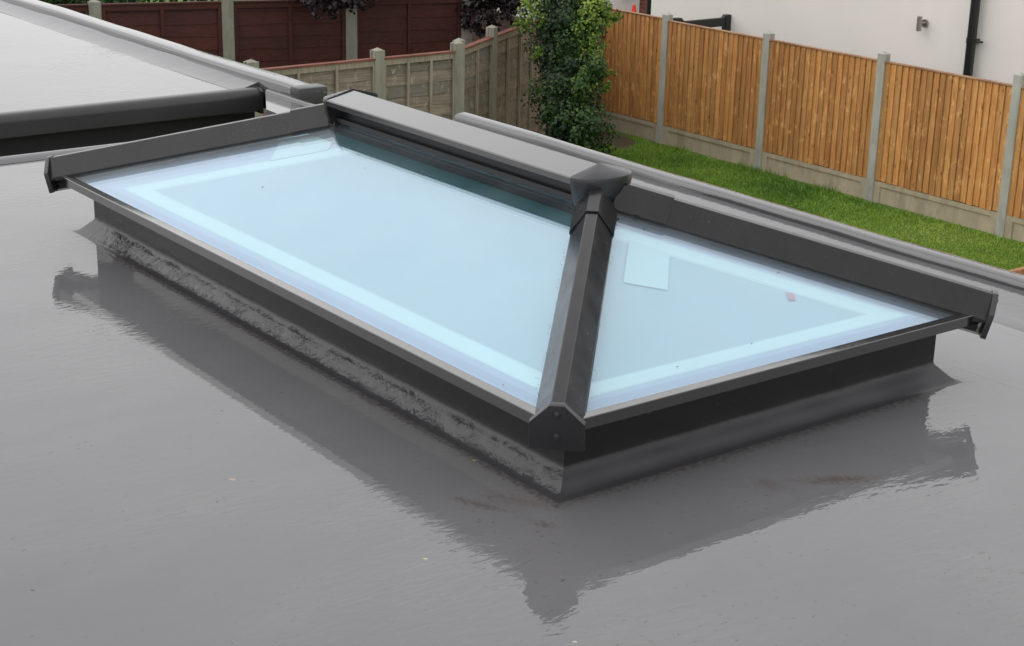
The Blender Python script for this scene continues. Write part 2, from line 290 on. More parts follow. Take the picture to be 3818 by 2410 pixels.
def leaves(name, pts, nrm, size, material, tone, parent=None, aspect=.9, fold=.25):
    """many small folded leaves as one mesh; pts, nrm (n,3); size (n,)"""
    n = len(pts); nrm = nrm/np.linalg.norm(nrm, axis=1)[:, None]
    a = rng.normal(size=(n, 3)); a -= (a*nrm).sum(1)[:, None]*nrm; a[:, 2] -= .5; a -= (a*nrm).sum(1)[:, None]*nrm; a /= np.linalg.norm(a, axis=1)[:, None]
    b = np.cross(nrm, a); s = size[:, None]
    v = np.stack([pts-a*s*.5, pts+b*s*.5*aspect+nrm*s*fold*.5-a*s*.1, pts+a*s*.6, pts-b*s*.5*aspect+nrm*s*fold*.5-a*s*.1], 1).reshape(-1, 3)
    idx = np.arange(n)[:, None]*4; tri = np.concatenate([idx+[0, 1, 2], idx+[0, 2, 3]], 1).reshape(-1)
    me = bpy.data.meshes.new(name); me.vertices.add(4*n); me.vertices.foreach_set('co', v.astype(np.float32).reshape(-1))
    me.loops.add(6*n); me.loops.foreach_set('vertex_index', tri.astype(np.int32)); me.polygons.add(2*n); me.polygons.foreach_set('loop_start', np.arange(0, 6*n, 3, dtype=np.int32)); me.update(); me.validate()
    at = me.attributes.new('tone', 'FLOAT', 'POINT'); at.data.foreach_set('value', np.repeat(tone, 4).astype(np.float32))
    return link(name, me, material, parent)
G = -2.87
# ================================================================ ground
def groundmat():
    m, t, b = mat('lawn_ground'); P = N(t, 'ShaderNodeNewGeometry').outputs['Position']
    c = ramp(t, noise(t, 1.6, 6, .65, P), [(.3, (.05, .11, .015)), (.55, (.085, .165, .02)), (.75, (.17, .20, .04))])
    c = mixc(t, ramp(t, noise(t, 18, 5, .7, P), [(.5, 0.), (.8, .5)]), c, (.06, .045, .02)); c = mixc(t, ramp(t, spot(t, P, (-13.6, 11.4), .9, .5), [(0., 0.), (.25, .9)]), c, (.075, .05, .032)); t.links.new(c, b.inputs['Base Color']); b.inputs['Roughness'].default_value = .95
    t.links.new(bump(t, noise(t, 60, 4), .02), b.inputs['Normal']); return m
g = MB(); g.add([(-300, -300, G), (300, -300, G), (300, 300, G), (-300, 300, G)], [(0, 1, 2, 3)])
tag(g.build('ground', groundmat()), kind='structure')
n = 150000
gx = rng.uniform(-15.2, -4.5, n); gy = rng.uniform(8.2, 11.86, n)
patch = sum(np.sin(gx*a+ph)*np.sin(gy*b_+ph*1.7) for a, b_, ph in ((1.1, 1.7, .3), (2.3, 1.3, 1.9), (3.9, 4.7, .8), (.6, .9, 2.2)))/4
hgt = .022*(1+.8*patch)*rng.uniform(.6, 1.4, n); edge = np.exp(-(11.86-gy)/.12); hgt *= 1+1.6*edge*(np.sin(gx*5)+np.sin(gx*2.3+1)>0)
bare = np.hypot((gx+13.6)/.75, (gy-11.4)/.42) < 1+.25*np.sin(gx*9)*np.sin(gy*11); keep = ~bare & ~((gx > -6.15) & (gx < -4.7) & (gy > 10.0)); gx, gy, hgt, patch = gx[keep], gy[keep], hgt[keep], patch[keep]; n = len(gx)
ang = rng.uniform(0, 2*np.pi, n); ln = rng.normal(0, .5, (n, 2))*hgt[:, None]; w = .006
base = np.stack([gx, gy, np.full(n, G)], 1); dx = np.stack([np.cos(ang)*w, np.sin(ang)*w, np.zeros(n)], 1)
v = np.stack([base-dx, base+dx, base+np.stack([ln[:, 0], ln[:, 1], hgt], 1)], 1).reshape(-1, 3)
me = bpy.data.meshes.new('lawn_grass'); me.vertices.add(3*n); me.vertices.foreach_set('co', v.astype(np.float32).reshape(-1)); me.loops.add(3*n); me.loops.foreach_set('vertex_index', np.arange(3*n, dtype=np.int32)); me.polygons.add(n); me.polygons.foreach_set('loop_start', np.arange(0, 3*n, 3, dtype=np.int32)); me.update(); me.validate()
at = me.attributes.new('tone', 'FLOAT', 'POINT'); at.data.foreach_set('value', np.repeat(np.clip(.42-.42*patch+rng.normal(0, .11, n), 0, 1), 3).astype(np.float32))
tag(link('lawn_grass', me, M['grass']), kind='stuff')
# ================================================================ main flat roof building
A, B = 2.852, 1.5
bld = thing('flat_roof_extension', (0, 0, G), 'single storey extension with wet grey flat roof holding the glass roof lantern', 'building')
EX, EY, WX = 6.5, -7.5, -3.96
d = MB(); d.add([(WX, EY, 0), (EX, EY, 0), (EX, 2.02, 0), (WX, 2.02, 0)], [(0, 1, 2, 3)]); d.build('roof_deck', M['deck'], bld)
w_ = MB(); w_.span((WX+.02, EY+.03, G), (EX-.03, 2.30, -.11)); w_.build('wall', M['render'], bld)
def wob(x, s): return .004*math.sin(x*1.7+s)+.0025*math.sin(x*4.3+s*2)+.0012*math.sin(x*11+s*3)
def kerb(name, prof, xs, s0, parent, m, sharp=62):
    """rounded kerb: profile (y,z) swept along X with a hand-laid wobble"""
    vs = []; k = len(prof); fs = []
    for i, x in enumerate(xs):
        for j, (y, z) in enumerate(prof): vs.append((x, y+wob(x, s0+j*.12), z+wob(x, s0+1)*.25))
    for i in range(len(xs)-1):
        for j in range(k-1): fs.append((i*k+j, i*k+j+1, (i+1)*k+j+1, (i+1)*k+j))
    fs += [tuple(range(k)), tuple(range((len(xs)-1)*k, len(xs)*k))]
    mb = MB(); mb.add(vs, fs); return mb.build(name, m, parent, smooth=True, sharp=sharp)
xs = list(np.arange(-3.66, EX+.01, .08))
kerb('parapet_kerb', [(1.97, -.004), (2.0, .0008), (2.06, .003), (2.14, .009), (2.22, .0165), (2.265, .0205), (2.277, .0215), (2.2785, .037), (2.283, .043), (2.293, .0475), (2.31, .050), (2.335, .051), (2.352, .048), (2.362, .040), (2.366, .02), (2.366, -.10), (2.34, -.10), (1.97, -.10)], xs, .3, bld, M['kerb'])
# upstand the lantern stands on, with its angled fillet
ins, oo, ch, sx, sy = .097, .044, .052, -.004, .009
x0, x1, y0, y1 = -A+ins+sx, -ins+sx, ins+sy, B-ins+sy
prof = [(.060, .0003), (.050, .0018), (.041, .0065), (.028, .0195), (.014, .034), (.004, .0445), (.0008, .050), (0, .056), (0, .085), (0, .13), (0, .180)]
def ring(prof, x0, x1, y0, y1, step=.02, amp=.0005):
    cs = [(x0, y0, x1, y0, 0, -1), (x1, y0, x1, y1, 1, 0), (x1, y1, x0, y1, 0, 1), (x0, y1, x0, y0, -1, 0)]; pts = []
    for ax, ay, bx, by, nx, ny in cs:
        Ln = math.hypot(bx-ax, by-ay); m_ = int(Ln/step)
        for i in range(m_):
            u = i/m_; ex, ey = (bx-ax)/Ln, (by-ay)/Ln
            pts.append((ax, ay, bx, by, u, nx, ny, ex, ey, Ln))
    vs = []; k = len(prof)
    for p in pts:
        ax, ay, bx, by, u, nx, ny, ex, ey, Ln = p
        for (o1, z) in prof:
            t_ = u*(Ln+2*o1)-o1; px_, py_ = ax+ex*t_+nx*o1, ay+ey*t_+ny*o1
            a_ = amp*(1 if z < .08 else .4)*(0 if u == 0 else 1); h = math.sin(px_*31+py_*23+z*90)*a_+math.sin(px_*83+py_*61+z*50)*a_*.6+random.uniform(-.5, .5)*a_
            vs.append((px_+nx*h, py_+ny*h, z+(h*.6 if z > .004 else 0)))
    n_ = len(pts); fs = [(i*k+j, i*k+j+1, ((i+1) % n_)*k+j+1, ((i+1) % n_)*k+j) for i in range(n_) for j in range(k-1)]
    return vs, fs
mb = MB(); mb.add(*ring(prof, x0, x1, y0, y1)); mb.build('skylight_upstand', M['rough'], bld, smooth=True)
# ================================================================ raised flat roof beyond
up = thing('far_flat_roof', (-5, 0, G), 'further wet grey flat roof with dark fascia beyond a dark gap, top left', 'building')
UX = -4.886
d = MB(); d.add([(-14, EY, 0), (UX+.02, EY, 0), (UX+.02, 1.83, 0), (-14, 1.83, 0)], [(0, 1, 2, 3)]); d.build('roof_deck', M['upper'], up)
xs2 = list(np.arange(-14, -4.56, .08))+[-4.56]
kerb('parapet_kerb', [(1.939, -.03), (1.940, .046), (1.944, .055), (1.953, .061), (1.97, .063), (2.05, .063), (2.07, .059), (2.082, .048), (2.086, .03), (2.086, -.10), (1.945, -.10)], xs2, 1.1, up, M['kerb'], sharp=62)
ke = MB(); ke.span((-4.60, 1.930, -.10), (-4.50, 2.096, .067)); ke.build('kerb_end', M['fascia'], up, smooth=True, bevel=.014)
xs3 = list(np.arange(-14, -4.93, .08))+[-4.93]
kerb('gutter_slope', [(1.785, -.02), (1.790, .0008), (1.845, .009), (1.90, .024), (1.942, .036), (1.944, -.12), (1.79, -.12)], xs3, 2.3, up, M['kerb'], sharp=62)
kerb('gutter_slope', [(1.917, -.12), (1.918, .004), (1.924, .010), (1.932, .013), (1.936, .010), (1.938, -.12)], list(np.arange(-4.83, -4.30, .08))+[-4.30], 2.3, up, M['kerb'], sharp=62)
fb = MB(); fp = [(-.02, -.10), (.030, -.10), (.034, -.095), (.036, -.030), (.033, -.008), (.022, .006), (.004, .012), (-.03, .013), (-.06, .008), (-.075, .0)]
fb.extrude(fp, (UX, EY, 0), (UX, 1.90, 0), (1, 0, 0), (0, 0, 1)); fb.build('fascia_trim', M['fascia'], up, smooth=True)
fe = MB(); fe.extrude([(-.07, -.11), (.038, -.115), (.042, .0), (.014, .015), (-.07, .013)], (UX, 1.90, 0), (UX, 1.916, 0), (1, 0, 0), (0, 0, 1)); fe.build('end_cap', M['fascia'], up)
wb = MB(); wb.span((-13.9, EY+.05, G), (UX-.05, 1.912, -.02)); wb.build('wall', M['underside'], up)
# the near roof's own edge lip along the gap, and the strip of deck that bridges it
bd = MB(); bd.add([(-4.84, 1.925, z) if k == 0 else (-4.42, 1.70, z) if k == 1 else (WX-.001, 1.68, z) if k == 2 else (WX-.001, 1.93, z) for z in (-.0, -.3) for k in range(4)], [(0, 1, 2, 3), (4, 7, 6, 5), (0, 4, 5, 1), (1, 5, 6, 2), (2, 6, 7, 3), (3, 7, 4, 0)]); bd.build('roof_deck', M['deck'], bld)
lipm = MB(); lipm.extrude([(-.055, -.12), (-.055, .012), (-.045, .019), (-.02, .020), (.01, .011), (.03, .002), (.03, -.02)], (WX, EY, 0), (WX, 1.66, 0), (1, 0, 0), (0, 0, 1)); lipm.build('edge_lip', M['kerb'], bld, smooth=True)
# ================================================================ roof lantern
lan = thing('roof_lantern', (-A/2, B/2, .2), 'rectangular roof lantern with pale blue glass panes and dark grey frame', 'roof lantern')
ZE, RX = .215, .78; SL = .35; SE = SL*.75/RX
FY = .70                      # where the glass meets the ridge
P1, P2 = Vector((-A+RX, .75, .556)), Vector((-RX, .75, .556))
GD = .0095
def glassz(y): return ZE+SL*y-GD
# eave bars (hollow box section) along the four sides
ev = [(-.047, 0), (.0, 0), (.024, -.0), (.026, -.006), (.026, -.05), (-.047, -.05)]
def eave(P, Q, X, name='eave_bar'):
    mb = MB(); mb.extrude([(-.003, -.0015), (-.0015, 0), (.0265, 0), (.028, -.002), (.028, -.022), (.10, -.022), (.10, -.028), (-.003, -.028)], P, Q, X, (0, 0, 1)); return mb.build(name, M['alu_eave'], lan, bevel=.0008)
c_ = .035
eave((-A+c_, 0, ZE), (-c_, 0, ZE), (0, 1, 0)); eave((0, c_, ZE), (0, B-c_, ZE), (-1, 0, 0)); eave((-c_, B, ZE), (-A+c_, B, ZE), (0, -1, 0)); eave((-A, B-c_, ZE), (-A, c_, ZE), (1, 0, 0))
sb = MB()
# dark liner below the bars closing the gap to the upstand
for a, b2 in (((x0+.02, y0+.0005, .14), (x1-.02, y0+.02, .183)), ((x1-.02, y0+.02, .14), (x1-.0005, y1-.02, .183)), ((x0+.02, y1-.02, .14), (x1-.02, y1-.0005, .183)), ((x0+.0005, y0+.02, .14), (x0+.02, y1-.02, .183))): sb.span(a, b2)
sb.build('gasket', M['gasket'], lan)
# glass panes: long sides and hip ends
def pane(poly, th=.006):
    n3 = (Vector(poly[1])-Vector(poly[0])).cross(Vector(poly[2])-Vector(poly[1])).normalized()
    if n3.z < 0: n3 = -n3
    mb = MB(); k = len(poly); mb.add([Vector(p) for p in poly]+[Vector(p)-n3*th for p in poly], [tuple(range(k)), tuple(range(k, 2*k))[::-1]]+[(i, (i+1) % k, k+(i+1) % k, k+i) for i in range(k)]); return mb, n3
e = .0275; zf = glassz(FY)
def mirX(p): return (-A-p[0], p[1], p[2])
def mirY(p): return (p[0], B-p[1], p[2])
hx = FY*RX/.75   # x of the hip line where y = FY
longp = [(-e*1.04, e, glassz(e)-.001), (-hx, FY, zf), (-A+hx, FY, zf), (-A+e*1.04, e, glassz(e)-.001)]
endp = [(-e, e, ZE+SE*e-GD-.001), (-e, B-e, ZE+SE*e-GD-.001), (-RX+.06, .75+.04, ZE+SE*(RX-.06)-GD), (-RX+.06, .75-.04, ZE+SE*(RX-.06)-GD)]
mb, n1 = pane(longp); mb.build('glass_pane', M['glass'], lan)
mb, _ = pane([mirY(p) for p in longp]); mb.build('glass_pane', M['glass'], lan)
mb, n2 = pane(endp); mb.build('glass_pane', M['glass'], lan)
mb, _ = pane([mirX(p) for p in endp]); mb.build('glass_pane', M['glass'], lan)
# inner lining seen through the glass, its pale strips painted reflections; (u along eave, v up the slope)
def frameF(which):
    if which == 'long': O = Vector((-A, 0, ZE-GD)); U = Vector((1, 0, 0)); V = Vector((0, 1, SL)); D = A; hu = RX/.75
    else: O = Vector((0, 0, ZE-GD)); U = Vector((0, 1, 0)); V = Vector((-1, 0, SE)); D = B; hu = .75/RX
    return O, U, V, D, hu
def zone(which, outer, inner, depth, th=.004):
    """flat lining `depth` below the glass; outer and inner are insets (bottom, left, right, height); inner None = solid"""
    O, U, V, D, hu = frameF(which); n_ = U.cross(V).normalized(); n_ = n_ if n_.z > 0 else -n_; s_ = math.sqrt(1+hu*hu)
    def P3(q): return [O+U*u+V*v-n_*depth for u, v in ((hu*q[0]+q[1]*s_, q[0]), (D-hu*q[0]-q[2]*s_, q[0]), (D-hu*q[3]-q[2]*s_, q[3]), (hu*q[3]+q[1]*s_, q[3]))]
    mb = MB(); o2 = P3(outer)
    if inner is None:
        mb.add(o2+[p-n_*th for p in o2], [(0, 1, 2, 3), (7, 6, 5, 4)]+[(i, (i+1) % 4, 4+(i+1) % 4, 4+i) for i in range(4)]); return mb
    q = o2+P3(inner); m_ = [p-n_*th for p in q]; fs = []
    for i in range(4):
        j = (i+1) % 4; fs += [(i, j, 4+j, 4+i), (8+i, 12+i, 12+j, 8+j), (i, 8+i, 8+j, j), (4+i, 4+j, 12+j, 12+i)]
    mb.add(q+m_, fs); return mb
LAY = {'long': [((.034, .006, .006, .645), None, .0325, 'lining_panel', 'line_mid'), ((.034, .006, .006, .646), (.096, .160, .055, .632), .0320, 'lining_frame', 'line_edge'),
                ((.058, .088, .012, .640), (.078, .125, .044, .636), .0317, 'lining_groove', 'line_edge2'), ((.101, .169, .056, .631), (.143, .222, .060, .6305), .0313, 'reflection_strip', 'refl_strip'), ((.0965, .1605, .0555, .6315), (.148, .236, .070, .628), .0316, 'reflection_strip_edge', 'refl_soft')],
       'end': [((.034, .006, .006, .72), None, .0325, 'lining_panel', 'line_mid'), ((.034, .006, .006, .70), (.095, .040, .080, .665), .0320, 'lining_frame', 'line_edge'),
               ((.060, .010, .040, .68), (.082, .012, .058, .675), .0317, 'lining_groove', 'line_edge2'), ((.100, .041, .090, .664), (.135, .042, .140, .657), .0313, 'reflection_strip', 'refl_strip'), ((.0955, .0405, .0805, .6645), (.140, .052, .152, .652), .0316, 'reflection_strip_edge', 'refl_soft')]}
for which, mirs in (('long', (None, mirY)), ('end', (None, mirX))):
    for mir in mirs:
        def fin(mb, name, m_):
            if mir: mb.v = [mir(p) for p in mb.v]
            return mb.build(name, m_, lan)
        for o_i, i_i, dd_, nm, mm in LAY[which]: fin(zone(which, o_i, i_i, dd_, .0022), nm, M[mm])
        if which == 'long':
            tb = MB(); tb.box((-A/2, .662, glassz(.662)-.028), (A-1.30, .045, .004), Matrix.Rotation(math.atan(SL), 3, 'X')); fin(tb, 'ridge_reflection_strip', M['teal'])  # teal strip: the ridge's tinted reflection in the glass, as colour
            tb = MB(); tb.box((-A/2, .700, glassz(.700)-.022), (A-1.30, .040, .004), Matrix.Rotation(math.atan(SL), 3, 'X')); fin(tb, 'gasket', M['gasket'])  # dark strip, the ridge's reflection put into colour below the glass
# hip bars, each with its end plate
HD = []
for (cx, cy, sxn, syn) in ((0, 0, -1, 1), (-A, 0, 1, 1), (0, B, -1, -1), (-A, B, 1, -1)):
    base_ = Vector((cx, cy, ZE)); top_ = Vector((cx+sxn*(RX-.035), cy+syn*(.75-.034), ZE+SL*(.75-.034)-.004))
    a_ = (top_-base_).normalized(); s_ = a_.cross(Vector((0, 0, 1))).normalized(); n_ = s_.cross(a_)
    if n_.z < 0: n_ = -n_
    pr = [(-.013, .049), (.013, .049), (.0155, .0475), (.0545, -.013), (.056, -.016), (.056, -.024), (-.056, -.024), (-.056, -.016), (-.0545, -.013), (-.0155, .0475)]
    hb = MB(); hb.extrude(pr, base_+a_*.012, top_, s_, n_); hob = hb.build('hip_bar', M['alu'], lan)
    ly = MB()
    ly.extrude([(-.0572, -.021), (-.0561, -.021), (-.0561, -.027), (-.0572, -.027)], base_+a_*.03, top_, s_, n_); ly.extrude([(.0561, -.021), (.0572, -.021), (.0572, -.027), (.0561, -.027)], base_+a_*.03, top_, s_, n_); ly.build('gasket', M['gasket'], hob)
    # channel under the glass, seen beyond the corner of the eave
    cn = MB(); cn.extrude([(-.030, -.062), (.030, -.062), (.030, -.068), (-.030, -.068)], base_+a_*.002, base_+a_*.16, s_, n_); cn.build('soffit_channel', M['silver'], hob)
    cn = MB(); cn.extrude([(-.022, -.024), (.022, -.024), (.022, -.060), (-.022, -.060)], base_+a_*.02, base_+a_*.06, s_, n_); cn.build('inner_rafter', M['gasket'], hob)
    # end plate
    cp = MB(); pc = [(-.017, .053), (.017, .053), (.0625, .005), (.0625, -.066), (-.0625, -.066), (-.0625, .005)]
    cp.extrude(pc, base_-a_*.004, base_+a_*.012, s_, n_); co = cp.build('end_cap', M['cap'], lan, smooth=True, bevel=.0025)
    for zz in (.030, -.028):
        sc2 = MB(); sc2.cyl(base_-a_*.004+n_*zz, base_-a_*.010+n_*zz, .0085, .0065, 14); sc2.cyl(base_-a_*.010+n_*zz, base_-a_*.0115+n_*zz, .0065, .003, 14); sc2.build('screw', M['cap'], co, smooth=True)
    # collar where the hip tucks under the ridge cap
    cl = MB(); cw = .0035; pcl = [(-.0155, .054), (.0155, .054), (.060, -.012), (.060, -.020), (.057, -.020), (.057, -.015), (.0135, .0495), (-.0135, .0495), (-.057, -.015), (-.057, -.020), (-.060, -.020), (-.060, -.012)]
    cl.extrude(pcl, top_-a_*.155, top_-a_*.02, s_, n_); cl.build('collar', M['alu'], lan, bevel=.0008)
    HD.append((base_, top_, a_, s_, n_))
# ridge: inner box, gabled cover plate, rounded end caps
rb = MB(); rb.span((P1.x, .75-.048, .40), (P2.x, .75+.048, .530)); rbo = rb.build('ridge_bar', M['black'], lan)
gk = MB()
for s1 in (-1, 1): gk.span((P1.x, .75+s1*.049, .455), (P2.x, .75+s1*.062, .470))
gk.build('gasket', M['gasket'], rbo)
rp_ = MB(); rp_.extrude([(0, .0), (.106, -.036), (.108, -.040), (.108, -.056), (.104, -.056), (.104, -.044), (0, -.014), (-.096, -.031), (-.096, -.043), (-.100, -.043), (-.100, -.027), (-.098, -.023)], P1, P2, (0, 1, 0), (0, 0, 1)); rp_.build('ridge_cover', M['alu_plate'], lan, bevel=.001)
for P, sg in ((P1, -1), (P2, 1)):
    m2 = MB(); n_a = 28; rows = [(.0, .003, 0), (.5, -.010, 0), (.93, -.0215, 0), (.985, -.025, 0), (1.0, -.031, 0), (1.0, -.040, 0), (.93, -.075, 0), (.82, -.105, 0), (.72, -.125, 0)]
    R0 = .101; vs = []
    # plan outline: square shoulders by the ridge, rounded nose away from it
    def outl(i):
        t_ = -math.pi/2+math.pi*i/n_a; x = math.cos(t_); y = math.sin(t_); k_ = (abs(x)**2.3+abs(y)**2.3)**(1/2.3); return sg*x/k_*.070, y/k_*R0
    for (q_, dz, _) in rows:
        for i in range(n_a+1):
            ox, oy = outl(i); vs.append((P.x+ox*q_, P.y+oy*q_, P.z+.002+dz))
    k = n_a+1; fs = [(r_*k+i, r_*k+i+1, (r_+1)*k+i+1, (r_+1)*k+i) for r_ in range(len(rows)-1) for i in range(n_a)]
    m2.add(vs, fs)
    back = [r_*k for r_ in range(len(rows))]+[r_*k+n_a for r_ in range(len(rows)-1, 0, -1)]; m2.f.append(tuple(back))
    m2.build('ridge_end_cap', M['cap'], lan, smooth=True)
# labels and marks on the lining
def on_pane(which, corners, depth, name, m_):
    O, U, V, D, hu = frameF(which); n_ = U.cross(V).normalized(); n_ = n_ if n_.z > 0 else -n_
    ps = []
    for (x, y) in corners:
        dd = ray(x, y); O2 = O-n_*depth; t_ = (O2-CAM).dot(n_)/dd.dot(n_); ps.append(CAM+dd*t_)
    k = len(ps); mb = MB(); mb.add(ps+[p-n_*.0015 for p in ps], [tuple(range(k)), tuple(range(k, 2*k))[::-1]]+[(i, (i+1) % k, k+(i+1) % k, k+i) for i in range(k)])
    return mb.build(name, m_, lan)
on_pane('long', [(635, 378), (660, 330), (797, 308), (772, 352)], .0285, 'paper_label', M['label'])
on_pane('end', [(1466, 664), (1480, 563), (1575, 597), (1570, 682)], .0285, 'paper_label', M['label'])
on_pane('end', [(1849, 687), (1866, 690), (1871, 706), (1855, 704)], .027, 'red_sticker', M['red'])
sp = MB()
def speck(which, x, y, r):
    O, U, V, D, hu = frameF(which); n_ = U.cross(V).normalized(); n_ = n_ if n_.z > 0 else -n_
    dd = ray(x, y); t_ = (O-CAM).dot(n_)/dd.dot(n_); p = CAM+dd*t_+n_*.0008
    sp.blob(p, r, .5); sp.blob(p+Vector((r*.9, r*.6, 0)), r*.6, .5)
for (x, y, r) in ((617, 440, .0022), (717, 519, .0012), (1192, 548, .0012), (938, 604, .001), (843, 365, .0018), (858, 396, .0015), (935, 640, .0012), (760, 700, .001), (1183, 905, .0015)): speck('long', x, y, r)
for (x, y, r) in ((1514, 540, .0028), (1830, 641, .002), (1767, 808, .0018), (1592, 863, .002), (1640, 852, .001)): speck('end', x, y, r)
tag(sp.build('dirt_speck', M['speck'], lan), kind='stuff')
dr = MB()
for hi in (1, 2):
    base_, top_, a_, s_, n_ = HD[hi]; Ln = (top_-base_).length; sgn = 1 if s_.dot(CAM-base_) > 0 else -1
    for i in range(170 if hi == 1 else 25):
        q = Ln*(1-abs(random.gauss(0, .17))); 
        if q < .2: continue
        t_ = random.random(); o1 = .016+t_*(.054-.016); z1 = .047-t_*.060
        dr.blob(base_+a_*q+s_*sgn*o1+n_*z1, random.uniform(.0006, .0021), .7)
for i in range(60):
    dr.blob((random.uniform(P1.x-.09, P1.x+.02), .75+random.uniform(-.09, .09), .548-abs(random.gauss(0, .006))), random.uniform(.001, .0022), .5)
base_, top_, a_, s_, n_ = HD[0]; Ln = (top_-base_).length
for i in range(90):
    sg = random.choice((-1, -1, 1)); q = random.random()**.8*Ln*.8+.03; o1 = .058+abs(random.gauss(0, .007))
    p = base_+a_*q+s_*sg*o1; w_p = p.copy(); zz = (glassz(p.y) if sg*s_.x < 0 or (-p.x*.75 > p.y*RX*0 and p.y*RX < -p.x*.75) else ZE+SE*(-p.x)-GD)
    dr.blob((p.x, p.y, zz+.0004), random.uniform(.0006, .0017), .45)
for i in range(26): dr.blob((random.uniform(P1.x, P2.x), .75-.0795, random.uniform(.44, .515)), random.uniform(.0006, .0013), 1)
for i in range(16): dr.blob((-A+.1+random.random()*2.5, random.uniform(.0, .02), ZE-.0295), random.uniform(.001, .0022), 1)
tag(dr.build('water_droplets', M['drop'], lan, smooth=True), kind='stuff')
# ================================================================ fences
def post(P, top, w, depth, m_, parent, rz=0, cap=True, base=G-.05):
    mb = MB(); R = Matrix.Rotation(rz, 3, 'Z'); h = top-base; mb.box((P[0], P[1], base+h/2), (w, depth, h), R)
    if cap:
        q = [R @ Vector((a*w/2, b*depth/2, 0))+Vector((P[0], P[1], top)) for a, b in ((-1, -1), (1, -1), (1, 1), (-1, 1))]+[Vector((P[0], P[1], top+.028))]
        mb.add(q, [(0, 1, 4), (1, 2, 4), (2, 3, 4), (3, 0, 4)])
    # slots for the panels
    for s1 in (-1, 1): mb.box(Vector((P[0], P[1], base+h/2))+R @ Vector((s1*(w/2+.006), depth*.36, 0)), (.012, depth*.26, h), R); mb.box(Vector((P[0], P[1], base+h/2))+R @ Vector((s1*(w/2+.006), -depth*.36, 0)), (.012, depth*.26, h), R)
    return mb.build('post', m_, parent)
FYY = 11.95
of = thing('closeboard_fence', (-10, FYY, G), 'new orange closeboard fence with concrete posts, lawn at its foot, white house behind', 'fence')
px_ = [-14.62, -12.83, -11.06, -9.31, -7.53, -5.75, -3.97, -2.19]
tops = [-1.29]*8; tops[2] = -1.24; tops[1] = -1.24; tops[3] = -1.23; tops[4] = -1.19; tops[5] = -1.19
for i, (x, tz) in enumerate(zip(px_, tops)): post((x, FYY), tz, .080, .09, M['post'], of)
for i in range(len(px_)-1):
    a, b2 = px_[i]+.05, px_[i+1]-.05; gt = G+.24
    gb = MB(); gb.span((a, FYY-.02, G-.05), (b2, FYY+.02, gt))
    zlo, zhi = G+.04, gt-.055   # raised frame round the sunken face
    gb.span((a, FYY-.033, zhi), (b2, FYY-.02, gt)); gb.span((a, FYY-.033, G-.05), (a+.09, FYY-.02, zhi)); gb.span((b2-.09, FYY-.033, G-.05), (b2, FYY-.02, zhi)); gb.build('gravel_board', M['gravel'], of)
    pb = MB(); tn = []; n_p = 20; wv = (b2-a)/n_p; zt = -1.315 if i != 0 else -1.30
    for k in range(n_p):
        tz = random.random(); u0, u1 = a+k*wv+.001, a+(k+1)*wv-.0035; zb = gt+random.uniform(0, .012); c0 = len(pb.v); ww = random.uniform(-.003, .003)
        # thick edge on the left overlapping the thin edge of its neighbour
        pb.add([(u0+ww, FYY-.027, zb), (u1+ww, FYY-.041, zb), (u1+ww, FYY-.020, zb), (u0+ww, FYY-.020, zb), (u0+ww, FYY-.027, zt), (u1+ww, FYY-.041, zt), (u1+ww, FYY-.020, zt), (u0+ww, FYY-.020, zt)], [(0, 1, 5, 4), (1, 2, 6, 5), (2, 3, 7, 6), (3, 0, 4, 7), (4, 5, 6, 7), (0, 3, 2, 1)])
        tn += [tz]*(len(pb.v)-c0)
    pb.build('panel', M['orange'], of, tone=tn)
    rl = MB(); rl.span((a, FYY-.045, zt+.001), (b2, FYY+.02, zt+.013)); rl.build('cap_rail', M['rail_o'], of)
    bk = MB(); bk.span((a, FYY-.0195, gt), (b2, FYY-.012, zt)); bk.build('gap_shade_board', M['shade_o'], of)  # added dark sheet that stands in for shade between the pales
    rl = MB()
    for zz in (gt+.1, (gt+zt)/2, zt-.12): rl.span((a, FYY-.019, zz), (b2, FYY+.02, zz+.07))
    rl.build('back_rail', M['rail_o'], of)
